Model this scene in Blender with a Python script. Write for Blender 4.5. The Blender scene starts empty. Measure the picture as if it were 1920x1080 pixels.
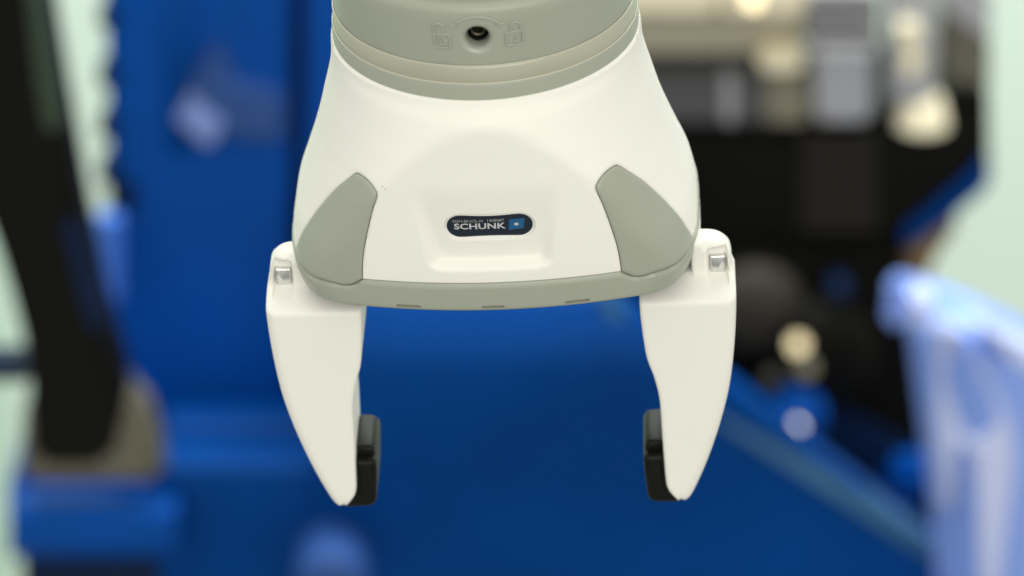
import bpy, bmesh, math, random
import numpy as np
from mathutils import Vector, Matrix
from mathutils.geometry import delaunay_2d_cdt

rnd = random.Random(7)
SC = bpy.context.scene
COL = SC.collection

# ------------------------------------------------------------------ camera
PITCH = math.radians(24.0)
CAM = Vector((0.0, 0.0, 2.0))
FPX = 7245.0                                  # focal length in pixels of a 1920 wide picture
cam_data = bpy.data.cameras.new('camera')
cam_data.sensor_width = 36.0
cam_data.lens = FPX / 1920.0 * 36.0
cam_data.clip_start = 0.05
cam_data.clip_end = 60.0
cam_data.dof.use_dof = True
cam_data.dof.focus_distance = 0.990
cam_data.dof.aperture_fstop = 10.0
cam = bpy.data.objects.new('camera', cam_data)
COL.objects.link(cam)
cam.location = CAM
cam.rotation_euler = (math.pi / 2 - PITCH, 0, 0)
SC.camera = cam
RIGHT = Vector((1, 0, 0))
FWD = Vector((0, math.cos(PITCH), -math.sin(PITCH)))
UP = Vector((0, math.sin(PITCH), math.cos(PITCH)))

# ------------------------------------------------------------------ light
w = bpy.data.worlds.new('World'); SC.world = w; w.use_nodes = True
bg = w.node_tree.nodes['Background']
nt = w.node_tree                               # soft even hall light, a little brighter from above than from below
geo = nt.nodes.new('ShaderNodeTexCoord'); sep = nt.nodes.new('ShaderNodeSeparateXYZ'); rmp = nt.nodes.new('ShaderNodeMapRange')
rmp.inputs['From Min'].default_value = -1; rmp.inputs['From Max'].default_value = 1
rmp.inputs['To Min'].default_value = 0.60; rmp.inputs['To Max'].default_value = 0.96
nt.links.new(geo.outputs['Generated'], sep.inputs[0]); nt.links.new(sep.outputs['Z'], rmp.inputs['Value']); nt.links.new(rmp.outputs['Result'], bg.inputs['Strength'])
bg.inputs[0].default_value = (1.0, 0.985, 0.915, 1)

def area(name, loc, target, sx, sy, power, color):
    d = bpy.data.lights.new(name, 'AREA'); d.shape = 'RECTANGLE'
    d.size = sx; d.size_y = sy; d.energy = power; d.color = color
    o = bpy.data.objects.new(name, d); COL.objects.link(o)
    o.location = loc
    o.rotation_euler = (Vector(target) - Vector(loc)).to_track_quat('-Z', 'Y').to_euler()
    return o
area('ceiling_light', (-0.4, 0.7, 3.6), (-0.1, 1.2, 1.6), 1.8, 1.2, 5, (1.0, 0.98, 0.88))
area('front_light', (0.40, -1.5, 2.45), (0.0, 1.0, 1.6), 2.2, 1.4, 30, (1.0, 0.975, 0.86))
area('wall_fill', (0.12, 2.3, 2.9), (0.1, 3.3, 0.6), 2.0, 0.3, 72, (0.97, 1.0, 0.97))  # added unseen lamp that brightens the back wall

SC.view_settings.view_transform = 'Standard'
SC.view_settings.look = 'None'
SC.view_settings.exposure = 0.0
SC.view_settings.gamma = 1.0

# ------------------------------------------------------------------ materials
def mat(name, col, rough=0.5, metal=0.0, spec=0.5, coat=0.0, noise=0.03, nscale=60.0, bump=0.0, bscale=400.0, sss=0.0):
    m = bpy.data.materials.new(name); m.use_nodes = True
    nt = m.node_tree; b = nt.nodes['Principled BSDF']
    b.inputs['Roughness'].default_value = rough
    b.inputs['Metallic'].default_value = metal
    b.inputs['Specular IOR Level'].default_value = spec
    b.inputs['Coat Weight'].default_value = coat
    b.inputs['Coat Roughness'].default_value = 0.15
    tc = nt.nodes.new('ShaderNodeTexCoord')
    n = nt.nodes.new('ShaderNodeTexNoise'); n.inputs['Scale'].default_value = nscale; n.inputs['Detail'].default_value = 4
    nt.links.new(tc.outputs['Object'], n.inputs['Vector'])
    mx = nt.nodes.new('ShaderNodeMix'); mx.data_type = 'RGBA'
    mx.inputs['A'].default_value = tuple(c * (1 - noise) for c in col) + (1,)
    mx.inputs['B'].default_value = tuple(min(1, c * (1 + noise)) for c in col) + (1,)
    nt.links.new(n.outputs['Fac'], mx.inputs['Factor'])
    nt.links.new(mx.outputs['Result'], b.inputs['Base Color'])
    mr = nt.nodes.new('ShaderNodeMapRange')
    mr.inputs['To Min'].default_value = rough * 0.9; mr.inputs['To Max'].default_value = min(1, rough * 1.1)
    nt.links.new(n.outputs['Fac'], mr.inputs['Value']); nt.links.new(mr.outputs['Result'], b.inputs['Roughness'])
    if bump:
        n2 = nt.nodes.new('ShaderNodeTexNoise'); n2.inputs['Scale'].default_value = bscale; n2.inputs['Detail'].default_value = 2
        nt.links.new(tc.outputs['Object'], n2.inputs['Vector'])
        bp = nt.nodes.new('ShaderNodeBump'); bp.inputs['Strength'].default_value = bump; bp.inputs['Distance'].default_value = 0.0002
        nt.links.new(n2.outputs['Fac'], bp.inputs['Height']); nt.links.new(bp.outputs['Normal'], b.inputs['Normal'])
    return m

M = {}
M['white'] = mat('white_plastic', (0.80, 0.79, 0.745), 0.50, spec=0.3, noise=0.012, nscale=45, bump=0.05, bscale=1800)
M['grey'] = mat('grey_plastic', (0.325, 0.347, 0.288), 0.36, spec=0.4, noise=0.02, nscale=70, bump=0.06, bscale=2200)
M['satin'] = mat('satin_ring', (0.43, 0.43, 0.345), 0.33, metal=0.25, spec=0.5, noise=0.03, nscale=50, bump=0.05, bscale=1500)
M['rubber'] = mat('black_rubber', (0.006, 0.0065, 0.005), 0.42, spec=0.15, noise=0.12, nscale=220)
M['steel'] = mat('bright_steel', (0.72, 0.73, 0.72), 0.16, metal=1.0, noise=0.03)
M['darksteel'] = mat('dark_steel', (0.10, 0.095, 0.07), 0.35, metal=1.0, noise=0.05)
M['hole'] = mat('dark_bore', (0.015, 0.016, 0.012), 0.6)
M['label'] = mat('navy_label', (0.004, 0.010, 0.024), 0.25, noise=0.05)
M['print'] = mat('silver_print', (0.47, 0.48, 0.49), 0.5, noise=0.02)
M['printdim'] = mat('grey_print', (0.30, 0.31, 0.30), 0.5, noise=0.02)
M['logo'] = mat('logo_blue', (0.004, 0.085, 0.22), 0.35, noise=0.1, nscale=200)
M['blue'] = mat('blue_paint', (0.0, 0.066, 0.35), 0.45, spec=0.12, noise=0.28, nscale=11)
M['blue2'] = mat('deep_blue_paint', (0.0, 0.042, 0.21), 0.5, spec=0.06, noise=0.40, nscale=9)
M['edge'] = mat('lit_blue_edge', (0.022, 0.11, 0.23), 0.5, noise=0.12, nscale=25)  # lighter blue paints in the light caught by the flange
M['sheen'] = mat('glossy_blue_paint', (0.01, 0.07, 0.32), 0.36, spec=0.9, coat=0.1, noise=0.1, nscale=20)
M['sheenblue'] = mat('painted_blue_sheen', (0.014, 0.058, 0.22), 0.55, spec=0.3, noise=0.1, nscale=20)  # blue tint with soft sheen painted into the colour
M['brass'] = mat('warm_metal', (0.78, 0.68, 0.45), 0.2, metal=1.0)
M['slot'] = mat('slot_shade', (0.20, 0.20, 0.16), 0.6)
M['charcoal'] = mat('charcoal_paint', (0.040, 0.037, 0.029), 0.5, spec=0.2, noise=0.2)
M['glint'] = mat('pale_ring_glint', (0.52, 0.52, 0.43), 0.35)  # pale tone for the painted bright lines at the ring seams
M['funnel'] = mat('turned_funnel', (0.32, 0.342, 0.284), 0.30, spec=0.8, coat=0.1)
M['wallpanel'] = mat('mint_wall_panel', (0.56, 0.80, 0.59), 0.8, noise=0.03, nscale=4)
M['warmplate'] = mat('warm_grey_plate', (0.46, 0.42, 0.30), 0.4, noise=0.1, nscale=16)
M['navy'] = mat('navy_paint', (0.0, 0.010, 0.045), 0.5, spec=0.2, noise=0.15, nscale=20)
M['brightblue'] = mat('bright_blue_paint', (0.05, 0.17, 0.66), 0.35, spec=0.4, noise=0.06, nscale=20)
M['paleblue'] = mat('highlit_blue_cover', (0.52, 0.58, 0.87), 0.5, coat=0.0, noise=0.06, nscale=12)  # pale tone stands for light reflected by the blue cover
M['midblue'] = mat('mid_blue_cover', (0.20, 0.32, 0.78), 0.5, coat=0.0, noise=0.08, nscale=12)
M['black'] = mat('black_paint', (0.0045, 0.0043, 0.003), 0.55, spec=0.10, noise=0.2, nscale=18)
M['blackgreen'] = mat('green_black_strip', (0.022, 0.045, 0.022), 0.5, noise=0.2, nscale=18)
M['greybeige'] = mat('grey_beige_casting', (0.20, 0.185, 0.13), 0.6, noise=0.18, nscale=16)
M['taupe'] = mat('taupe_casting', (0.115, 0.107, 0.076), 0.6, noise=0.2, nscale=16)
M['cream'] = mat('cream_paint', (0.84, 0.77, 0.56), 0.4, noise=0.06, nscale=16)
M['silver'] = mat('silver_paint', (0.40, 0.40, 0.42), 0.35, metal=0.3, noise=0.08, nscale=16)
M['slate'] = mat('slate_paint', (0.08, 0.082, 0.085), 0.45, spec=0.3, noise=0.15, nscale=18)
M['brown'] = mat('brown_bracket', (0.22, 0.14, 0.06), 0.55, noise=0.15, nscale=18)
M['wall'] = mat('pale_green_wall', (0.60, 0.73, 0.63), 0.8, noise=0.03, nscale=4)
M['floor'] = mat('grey_floor', (0.25, 0.26, 0.25), 0.6, noise=0.1, nscale=3)

# ------------------------------------------------------------------ helpers
def link(name, me, m, parent=None, sharp=35, smooth=True):
    me.materials.append(m)
    if smooth:
        me.polygons.foreach_set('use_smooth', [True] * len(me.polygons))
        me.set_sharp_from_angle(angle=math.radians(sharp))
    o = bpy.data.objects.new(name, me); COL.objects.link(o)
    if parent is not None: o.parent = parent
    return o

def from_bm(name, bm, m, parent=None, sharp=35, recalc=True):
    if recalc: bmesh.ops.recalc_face_normals(bm, faces=bm.faces)
    me = bpy.data.meshes.new(name); bm.to_mesh(me); bm.free()
    return link(name, me, m, parent, sharp)

def thing(name, label, cat, loc=(0, 0, 0), group=None):
    o = bpy.data.objects.new(name, None); COL.objects.link(o)
    o.empty_display_size = 0.02
    o.location = loc; o['label'] = label; o['category'] = cat
    if group: o['group'] = group
    return o

def tag(o, label, cat, group=None):
    o['label'] = label; o['category'] = cat
    if group: o['group'] = group
    return o

def inside(px, py, poly):
    poly = np.asarray(poly); n = len(poly); r = np.zeros(len(px), bool)
    j = n - 1
    for i in range(n):
        xi, yi = poly[i]; xj, yj = poly[j]
        c = ((yi > py) != (yj > py)) & (px < (xj - xi) * (py - yi) / ((yj - yi) if yj != yi else 1e-12) + xi)
        r ^= c; j = i
    return r

def dist_poly(px, py, poly):
    poly = np.asarray(poly, float); d = np.full(len(px), 1e9)
    for i in range(len(poly)):
        a = poly[i - 1]; b = poly[i]; ab = b - a
        L = (ab ** 2).sum()
        if L < 1e-12: continue
        t = np.clip(((px - a[0]) * ab[0] + (py - a[1]) * ab[1]) / L, 0, 1)
        d = np.minimum(d, np.hypot(px - a[0] - t * ab[0], py - a[1] - t * ab[1]))
    return d

def spline(pts, step, closed=True, corners=()):
    """Catmull-Rom through pts, resampled; corners stay sharp."""
    P = [np.array(p, float) for p in pts]; n = len(P); out = []
    for i in range(n if closed else n - 1):
        p1, p2 = P[i], P[(i + 1) % n]
        p0 = P[i - 1] if (i > 0 or closed) else p1 * 2 - p2
        p3 = P[(i + 2) % n] if (i + 2 < n or closed) else p2 * 2 - p1
        if i in corners: p0 = p1 * 2 - p2
        if (i + 1) % n in corners: p3 = p2 * 2 - p1
        k = max(1, int(round(np.linalg.norm(p2 - p1) / step)))
        for j in range(k):
            t = j / k
            m1 = (p2 - p0) * .5; m2 = (p3 - p1) * .5
            out.append((2*t**3-3*t**2+1)*p1 + (t**3-2*t**2+t)*m1 + (-2*t**3+3*t**2)*p2 + (t**3-t**2)*m2)
    if not closed: out.append(P[-1])
    return [tuple(p) for p in out]

def offset_in(poly, d):
    """inward offset of a closed polygon (any winding), by vertex normals"""
    p = np.asarray(poly, float)
    area2 = np.sum(p[:, 0] * np.roll(p[:, 1], -1) - np.roll(p[:, 0], -1) * p[:, 1])
    t = np.roll(p, -1, 0) - np.roll(p, 1, 0)
    t /= np.maximum(np.linalg.norm(t, axis=1), 1e-9)[:, None]
    nrm = np.stack([-t[:, 1], t[:, 0]], 1) * (1 if area2 > 0 else -1)
    q = p + nrm * d
    return q[(dist_poly(q[:, 0], q[:, 1], p) > d * 0.93) & inside(q[:, 0], q[:, 1], p)]

def patch(outer, holes, grid, surf, skirt=None, rings=()):
    """Delaunay mesh of a polygon with holes in a 2-D domain, mapped by surf(u, v, boundary distance); skirt = offset of the turned-in rim."""
    pts = [tuple(p) for p in outer]; edges = [(i, (i + 1) % len(pts)) for i in range(len(pts))]
    loops = [list(range(len(pts)))]
    for h in holes:
        s = len(pts); pts += [tuple(p) for p in h]
        edges += [(s + i, s + (i + 1) % len(h)) for i in range(len(h))]
        loops.append(list(range(s, s + len(h))))
    nb = len(pts)
    g = [np.asarray(grid, float).reshape(-1, 2)]
    for r in rings:
        g.append(offset_in(outer, r))
    gmax = max(rings) if rings else 0.0
    q = g[0]
    keep = inside(q[:, 0], q[:, 1], outer)
    d = dist_poly(q[:, 0], q[:, 1], outer)
    keep &= d > gmax + 0.15
    for h in holes:
        keep &= ~inside(q[:, 0], q[:, 1], h)
        keep &= dist_poly(q[:, 0], q[:, 1], h) > 0.15
    g[0] = q[keep]
    q = np.concatenate(g)
    pts += [tuple(p) for p in q]
    vs, es, fs, ov, oe, of = delaunay_2d_cdt([Vector(p) for p in pts], edges, [], 0, 1e-5)
    V = np.array([tuple(v) for v in vs])
    F = np.array([f for f in fs if len(f) == 3])
    c = V[F].mean(1)
    ok = inside(c[:, 0], c[:, 1], outer)
    for h in holes: ok &= ~inside(c[:, 0], c[:, 1], h)
    F = F[ok]
    dist = dist_poly(V[:, 0], V[:, 1], outer)
    for h in holes: dist = np.minimum(dist, dist_poly(V[:, 0], V[:, 1], h))
    P = surf(V[:, 0], V[:, 1], dist)
    vmap = {}
    for i, o in enumerate(ov):
        for k in o: vmap[k] = i
    P = [tuple(p) for p in P]; F = [tuple(f) for f in F]
    if skirt is not None:
        for lp in loops:
            ids = [vmap[k] for k in lp]
            s = len(P)
            for i in ids: P.append(tuple(skirt(np.array(P[i]), V[i])))
            m = len(ids)
            for k in range(m):
                F.append((ids[k], ids[(k + 1) % m], s + (k + 1) % m, s + k))
    return np.array(P), F

def mesh_obj(name, P, F, m, parent, sharp=35, extra=None, weld=1e-6, scale=0.001):
    bm = bmesh.new()
    vv = [bm.verts.new(tuple(np.array(p) * scale)) for p in P]
    for f in F:
        try: bm.faces.new([vv[i] for i in f])
        except ValueError: pass
    if extra: extra(bm)
    bmesh.ops.remove_doubles(bm, verts=bm.verts, dist=weld)
    loose = [v for v in bm.verts if not v.link_faces]
    if loose: bmesh.ops.delete(bm, geom=loose, context='VERTS')
    return from_bm(name, bm, m, parent, sharp)

def lathe_bm(prof, seg=160, cap0=False, cap1=False, scale=0.001):
    bm = bmesh.new(); rows = []
    for r, z in prof:
        rows.append([bm.verts.new((r * math.sin(2*math.pi*k/seg) * scale, -r * math.cos(2*math.pi*k/seg) * scale, z * scale)) for k in range(seg)])
    for a, b in zip(rows, rows[1:]):
        for k in range(seg):
            bm.faces.new((a[k], a[(k+1) % seg], b[(k+1) % seg], b[k]))
    if cap0: bm.faces.new(rows[0])
    if cap1: bm.faces.new(rows[-1])
    return bm

def tube_bm(path, rad, seg=8, closed=False, bm=None, up=None):
    bm = bm or bmesh.new(); P = [Vector(p) for p in path]; rows = []
    n = len(P)
    for i, p in enumerate(P):
        a = P[(i - 1) % n] if (i or closed) else p; b = P[(i + 1) % n] if (i < n - 1 or closed) else p
        t = (b - a).normalized(); r = rad[i] if hasattr(rad, '__len__') else rad
        ref = up or (Vector((0, 1, 0)) if abs(t.y) < 0.9 else Vector((1, 0, 0)))
        x = t.cross(ref).normalized(); y = t.cross(x)
        rows.append([bm.verts.new(p + (x * math.cos(2*math.pi*k/seg) + y * math.sin(2*math.pi*k/seg)) * r) for k in range(seg)])
    pairs = list(zip(rows, rows[1:])) + ([(rows[-1], rows[0])] if closed else [])
    for a, b in pairs:
        for k in range(seg): bm.faces.new((a[k], a[(k+1) % seg], b[(k+1) % seg], b[k]))
    if not closed: bm.faces.new(rows[0]); bm.faces.new(rows[-1])
    return bm

def prism_rows(outline, y0, y1, r, steps=4, scale=0.001, bm=None, r1=None):
    """outline in (x, z) extruded along y with rounded front and back rims"""
    bm = bm or bmesh.new(); r1 = r if r1 is None else r1
    p = np.asarray(outline, float)
    area2 = np.sum(p[:, 0] * np.roll(p[:, 1], -1) - np.roll(p[:, 0], -1) * p[:, 1])
    t = np.roll(p, -1, 0) - np.roll(p, 1, 0); t /= np.maximum(np.linalg.norm(t, axis=1), 1e-9)[:, None]
    nrm = np.stack([-t[:, 1], t[:, 0]], 1) * (1 if area2 > 0 else -1)
    rows = []
    def ring(d, y):
        q = p + nrm * d
        rows.append([bm.verts.new((x * scale, y * scale, z * scale)) for x, z in q])
    for k in range(steps + 1):
        a = k / steps * math.pi / 2; ring(r * (1 - math.sin(a)), y0 + r * (1 - math.cos(a)))
    for k in range(steps, -1, -1):
        a = k / steps * math.pi / 2; ring(r1 * (1 - math.sin(a)), y1 - r1 * (1 - math.cos(a)))
    n = len(p)
    for a, b in zip(rows, rows[1:]):
        for k in range(n): bm.faces.new((a[k], a[(k+1) % n], b[(k+1) % n], b[k]))
    bm.faces.new(rows[0]); bm.faces.new(rows[-1])
    bmesh.ops.triangulate(bm, faces=[f for f in bm.faces if len(f.verts) > 4])
    return bm

# ------------------------------------------------------------------ the gripper (millimetres in its own frame: x right, -y front, z up)
TH, RHO, PSI = math.radians(32.6), math.radians(3.35), math.radians(-3.1)
TX, TY, DIST = -6.9, 69.6, 1000.0
c_, s_ = math.cos, math.sin
Rz = np.array([[c_(PSI), -s_(PSI), 0], [s_(PSI), c_(PSI), 0], [0, 0, 1]])
Px = np.array([[1, 0, 0], [0, s_(TH), c_(TH)], [0, c_(TH), -s_(TH)]])
Rr = np.array([[c_(RHO), -s_(RHO), 0], [s_(RHO), c_(RHO), 0], [0, 0, 1]])
W3 = np.array([RIGHT, UP, FWD]).T
R3 = W3 @ Rr @ Px @ Rz
POS = np.array(CAM) + W3 @ np.array([TX, TY, DIST]) * 0.001
G = thing('robot_gripper', 'white and grey two finger robot gripper with dark blue name label hanging from grey flange', 'robot gripper')
G.matrix_world = Matrix([[*R3[i], POS[i]] for i in range(3)] + [[0, 0, 0, 1]])

Z =np.array([  0., -3,  -6,  -9, -13, -18, -25, -32, -40, -48, -56, -62])
A_=np.array([40.3,40.3,40.4,40.8,41.7,43.1,45.0,47.2,50.0,52.6,53.7,52.3])
B_=np.array([40.3,41.2,43.4,44.9,46.7,49.3,52.6,54.0,54.0,53.0,51.0,49.0])
N_=np.array([ 2.0, 2.0, 2.0, 2.0, 2.0, 2.0, 2.05, 2.2, 2.4, 2.7, 3.0, 3.1])
F_=np.array([44.2,44.2,44.2,44.2,44.3,44.4,44.6,44.7,44.8,44.7,44.4,44.0])
def pch(x,X,Y):  # monotone cubic
    X=X[::-1];Y=Y[::-1]; h=np.diff(X); d=np.diff(Y)/h
    m=np.zeros_like(Y); m[0]=d[0]; m[-1]=d[-1]
    for i in range(1,len(X)-1):
        m[i]=0 if d[i-1]*d[i]<=0 else 2*d[i-1]*d[i]/(d[i-1]+d[i])
    x=np.clip(x,X[0],X[-1]); i=np.clip(np.searchsorted(X,x)-1,0,len(h)-1); t=(x-X[i])/h[i]
    return (2*t**3-3*t**2+1)*Y[i]+(t**3-2*t**2+t)*h[i]*m[i]+(3*t**2-2*t**3)*Y[i+1]+(t**3-t**2)*h[i]*m[i+1]
def smin(a,b,k):
    h=np.clip(.5+.5*(b-a)/k,0,1); return b+(a-b)*h-k*h*(1-h)
def S(ph,z):  # ph=0 front(-y), + to the right
    ph=np.asarray(ph,float); z=np.asarray(z,float)
    a=pch(z,Z,A_);b=pch(z,Z,B_);n=pch(z,Z,N_);f=pch(z,Z,F_)
    b=np.where(np.cos(ph)>0,b,np.minimum(b,46))
    # blend back depth
    s,c=np.sin(ph),np.cos(ph)
    r=(np.abs(s/a)**n+np.abs(c/b)**n)**(-1/n)
    x=r*s; yf=r*c
    k=np.interp(-z,[0,6,12,24,34,62],[.6,.8,1.2,1.7,3.,4.])
    lim=f-x*x/300
    yf=smin(yf,lim,k)
    return np.stack([x,-yf,z+0*x],-1)

UR = 46.0
def nrm(ph, z):
    e = 1e-3
    a = S(ph + e, z) - S(ph - e, z); b = S(ph, z + .05) - S(ph, z - .05)
    n = np.cross(a, b); return n / np.linalg.norm(n, axis=-1)[..., None]
def ss(t):
    t = np.clip(t, 0, 1); return t * t * (3 - 2 * t)
def capsule(x, z):
    dx = np.maximum(np.abs(x - 0.35) - 7.5, 0); return np.hypot(dx, z + 36.75)
def recess(x, z):
    wd = np.interp(-z, [20, 25.7, 48, 60], [20.6, 19.9, 16.2, 14.0])
    deep = 3.0 * ss((-24.0 - z) / 26.0 + 0.03) ** 0.8
    q = np.minimum((wd - np.abs(x)) / 4.2, 9); b = (z + 48.9) / 2.6
    # rounded lower corners
    qa = np.clip(1 - q, 0, 1); ba = np.clip(1 - b, 0, 1)
    f = ss(1 - np.hypot(qa, ba))
    r = deep * f
    return r + 0.75 * ss((4.35 - capsule(x, z)) / 0.7)
def body_surf(u, v, d=None):
    ph = u / UR; P = S(ph, v)
    front = np.cos(ph) > 0.3
    P[..., 1] += np.where(front, recess(P[..., 0], P[..., 2]), 0)
    return P
def front_pt(x, z, lift=0.0):
    """point of the front face at (x, z), lifted outwards"""
    x = np.asarray(x, float); z = np.asarray(z, float)
    lo = np.full(x.shape, -0.9); hi = np.full(x.shape, 0.9)
    for _ in range(40):
        m = (lo + hi) / 2; up = S(m, z)[..., 0] < x
        lo = np.where(up, m, lo); hi = np.where(up, hi, m)
    P = body_surf((lo + hi) / 2 * UR, z); P[..., 1] -= lift
    return P

# outlines in (arc, z) on the body
inner_edge = spline([(28.45, -52.8), (28.1, -46), (27.75, -40), (27.2, -34), (26.65, -30), (26.35, -27.4), (26.7, -26.2)], 0.45, False)
top_edge = spline([(26.7, -26.2), (28.4, -24.8), (30.5, -24.0), (32.6, -23.75), (34.5, -23.85), (35.4, -24.3)], 0.45, False)
outer_edge = spline([(35.4, -24.3), (37.6, -26.6), (42.0, -31.7), (46.5, -38.6), (49.3, -44.3), (51.4, -49.5), (53.6, -54.2)], 0.45, False)
low_edge = spline([(53.6, -54.2), (50.5, -55.2), (46.7, -55.3), (42.7, -54.9), (38.1, -54.7), (36.0, -54.9), (33.2, -55.25), (31.0, -54.8), (29.5, -53.7), (28.45, -52.8)], 0.45, False)
HALF = math.pi * UR
white_low = [(0.45 * k, -52.8) for k in range(63)] + inner_edge[:-1] + top_edge[:-1] + outer_edge[:-1] + [(53.6, -54.2), (54.2, -54.6)] + [(54.2 + 1.8 * k, -54.6) for k in range(1, 50)]
white_low = [p for p in white_low if p[0] < HALF - 0.5] + [(HALF, -54.6)]
def mirror(pts): return [(-x, z) for x, z in reversed(pts)]
def fillet(d, r, h): return h * (1 - np.sqrt(np.clip(1 - np.clip(1 - d / r, 0, 1) ** 2, 0, 1)))

def skirt_in(depth):
    def f(P, uv):
        return P - nrm(np.array([uv[0] / UR]), np.array([max(uv[1], -60.0)]))[0] * depth
    return f

# white housing
low = mirror(white_low)[:-1] + white_low
topl = [(HALF - 2 * HALF * k / 290, -1.1) for k in range(291)]
outer = [tuple(p) for p in low] + topl
gu = np.arange(-60, 60.01, 0.55); gz = np.arange(-54, -1.3, 0.55)
gA = np.stack(np.meshgrid(gu, gz), -1).reshape(-1, 2)
gx = S(gA[:, 0] / UR, gA[:, 1]); cl = np.where(np.abs(gA[:, 0]) < 40, capsule(gx[:, 0], gA[:, 1]), 99)
gA = gA[(cl < 3.2) | (cl > 4.75)]
loops = []
for rr in (3.35, 3.55, 3.7, 3.85, 4.0, 4.15, 4.3, 4.45, 4.62):
    for k in range(40): loops += [(0.35 - 7.5 + 15 * k / 40, -36.75 + rr), (0.35 - 7.5 + 15 * k / 40, -36.75 - rr)]
    for k in range(31):
        t = math.pi * (k / 30 - .5); loops += [(7.85 + rr * math.cos(t), -36.75 + rr * math.sin(t)), (-7.15 - rr * math.cos(t), -36.75 + rr * math.sin(t))]
loops = np.unique(np.round(np.array(loops), 4), axis=0)
# (arc, z) of the points given as (x, z)
xs = S(np.linspace(-.6, .6, 601), np.full(601, -36.75))[:, 0]
gA = np.concatenate([gA, np.stack([np.interp(loops[:, 0], xs, np.linspace(-.6, .6, 601)) * UR, loops[:, 1]], 1)])
gB = np.stack(np.meshgrid(np.r_[np.arange(-HALF + 2, -60, 2.2), np.arange(61, HALF, 2.2)], np.arange(-53.5, -1.4, 2.0)), -1).reshape(-1, 2)
lowA = np.array(low)
def white_surf(u, v, d):
    P = body_surf(u, v)
    dl = np.full(len(u), 9.0); m = d < 1.0
    if m.any():
        dd = np.full(m.sum(), 1e9)
        for a, b in zip(lowA[:-1], lowA[1:]):
            ab = b - a; t = np.clip(((u[m] - a[0]) * ab[0] + (v[m] - a[1]) * ab[1]) / (ab ** 2).sum(), 0, 1)
            dd = np.minimum(dd, np.hypot(u[m] - a[0] - t * ab[0], v[m] - a[1] - t * ab[1]))
        dl[m] = dd
    drop = fillet(dl, 0.5, 0.35) + np.where(v > -2.1, fillet(-1.1 - v, 0.9, 0.6), 0)
    return P - nrm(u / UR, v) * drop[:, None]
P, F = patch(outer, [], np.concatenate([gA, gB]), white_surf, skirt_in(2.0))
mesh_obj('housing', P, F, M['white'], G)

# grey corner covers
poly = inner_edge[:-1] + top_edge[:-1] + outer_edge[:-1] + low_edge[:-1]
def shrink(poly, d):
    p = np.asarray(poly); a2 = np.sum(p[:, 0] * np.roll(p[:, 1], -1) - np.roll(p[:, 0], -1) * p[:, 1])
    t = np.roll(p, -1, 0) - np.roll(p, 1, 0); t /= np.linalg.norm(t, axis=1)[:, None]
    return [tuple(q) for q in p + np.stack([-t[:, 1], t[:, 0]], 1) * d * (1 if a2 > 0 else -1)]
ins = shrink(poly, 0.17)
gI = np.stack(np.meshgrid(np.arange(25, 56, 0.7), np.arange(-57, -22, 0.7)), -1).reshape(-1, 2)
def cover_surf(u, v, d):
    return S(u / UR, v) + nrm(u / UR, v) * (0.30 - fillet(d, 1.1, 0.6))[:, None]
for sgn in (1, -1):
    o = ins if sgn > 0 else mirror(ins)
    gg = gI * np.array([sgn, 1])
    P, F = patch(o, [], gg, cover_surf, skirt_in(2.0), rings=(0.12, 0.3, 0.6, 1.0))
    mesh_obj('corner_cover', P, F, M['grey'], G)

# grey base band with a rounded lower rim and three slots
band_top = [(0.45 * k, -52.86) for k in range(63)] + [(x, z - 0.12) for x, z in reversed(low_edge[:-1])][0:] + [(54.4, -54.75)] + [(54.2 + 1.8 * k, -54.75) for k in range(1, 50)]
band_top = [p for p in band_top if p[0] < HALF - 0.5] + [(HALF, -54.75)]
bt = mirror(band_top)[:-1] + band_top
botl = [(HALF - 2 * HALF * k / 290, -64.0) for k in range(291)]
btA = np.array(bt)
def band_surf(u, v, d):
    vv = np.maximum(v, -60.0); n = nrm(u / UR, vv); P = S(u / UR, vv)
    a = np.clip((-60.0 - v) / 2.4, 0, None); aa = np.clip(a, 0, math.pi / 2)
    P = P + n * (0.38 - 2.4 * (1 - np.cos(aa)) - 1.0 * np.clip(a - math.pi / 2, 0, None) * 2.4)[:, None]
    P[:, 2] -= 1.9 * np.sin(aa)
    m = (d < 1.0) & (v > -58.5) & (np.abs(u) < HALF - 1.2)
    drop = np.where(m, fillet(d, 1.0, 0.6), 0)
    return P - n * drop[:, None]
def slot_hole(cx):
    o = []
    for k in range(24):
        a = 2 * math.pi * k / 24; o.append((cx + math.copysign(2.3, math.cos(a)) + 0.42 * math.cos(a), -60.0 + 0.48 * math.sin(a)))
    return o
gu = np.arange(-62, 62.01, 0.7); gz = np.r_[np.arange(-63.8, -60, 0.5), np.arange(-60, -52.5, 0.7)]
gA = np.stack(np.meshgrid(gu, gz), -1).reshape(-1, 2)
gB = np.stack(np.meshgrid(np.r_[np.arange(-HALF + 2, -62.5, 2.2), np.arange(63, HALF, 2.2)], np.arange(-63.5, -55, 0.8)), -1).reshape(-1, 2)
P, F = patch([tuple(p) for p in bt] + botl, [slot_hole(c) for c in (-19.3, 0.1, 19.3)], np.concatenate([gA, gB]), band_surf,
             lambda p, uv: p - nrm(np.array([uv[0] / UR]), np.array([-58.0]))[0] * 2.0)
mesh_obj('base_band', P, F, M['grey'], G)
for c in (-19.3, 0.1, 19.3):
    P, F = patch(slot_hole(c), [], [(c, -60.0)], lambda u, v, d: band_surf(u, v, d + 5) - nrm(u / UR, np.full(len(u), -58.0)) * 0.35)
    mesh_obj('slot_liner', P, F, M['slot'], G)
bm = bmesh.new()
ring = S(np.linspace(-math.pi, math.pi, 121)[:-1], np.full(120, -60.0)) * np.array([0.985, 0.985, 1])
a = [bm.verts.new((x * .001, y * .001, -.0616)) for x, y, z in ring]; b = [bm.verts.new((x * .00094, y * .00094, -.0560)) for x, y, z in ring]
bm.faces.new(a); bm.faces.new(b)
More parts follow.
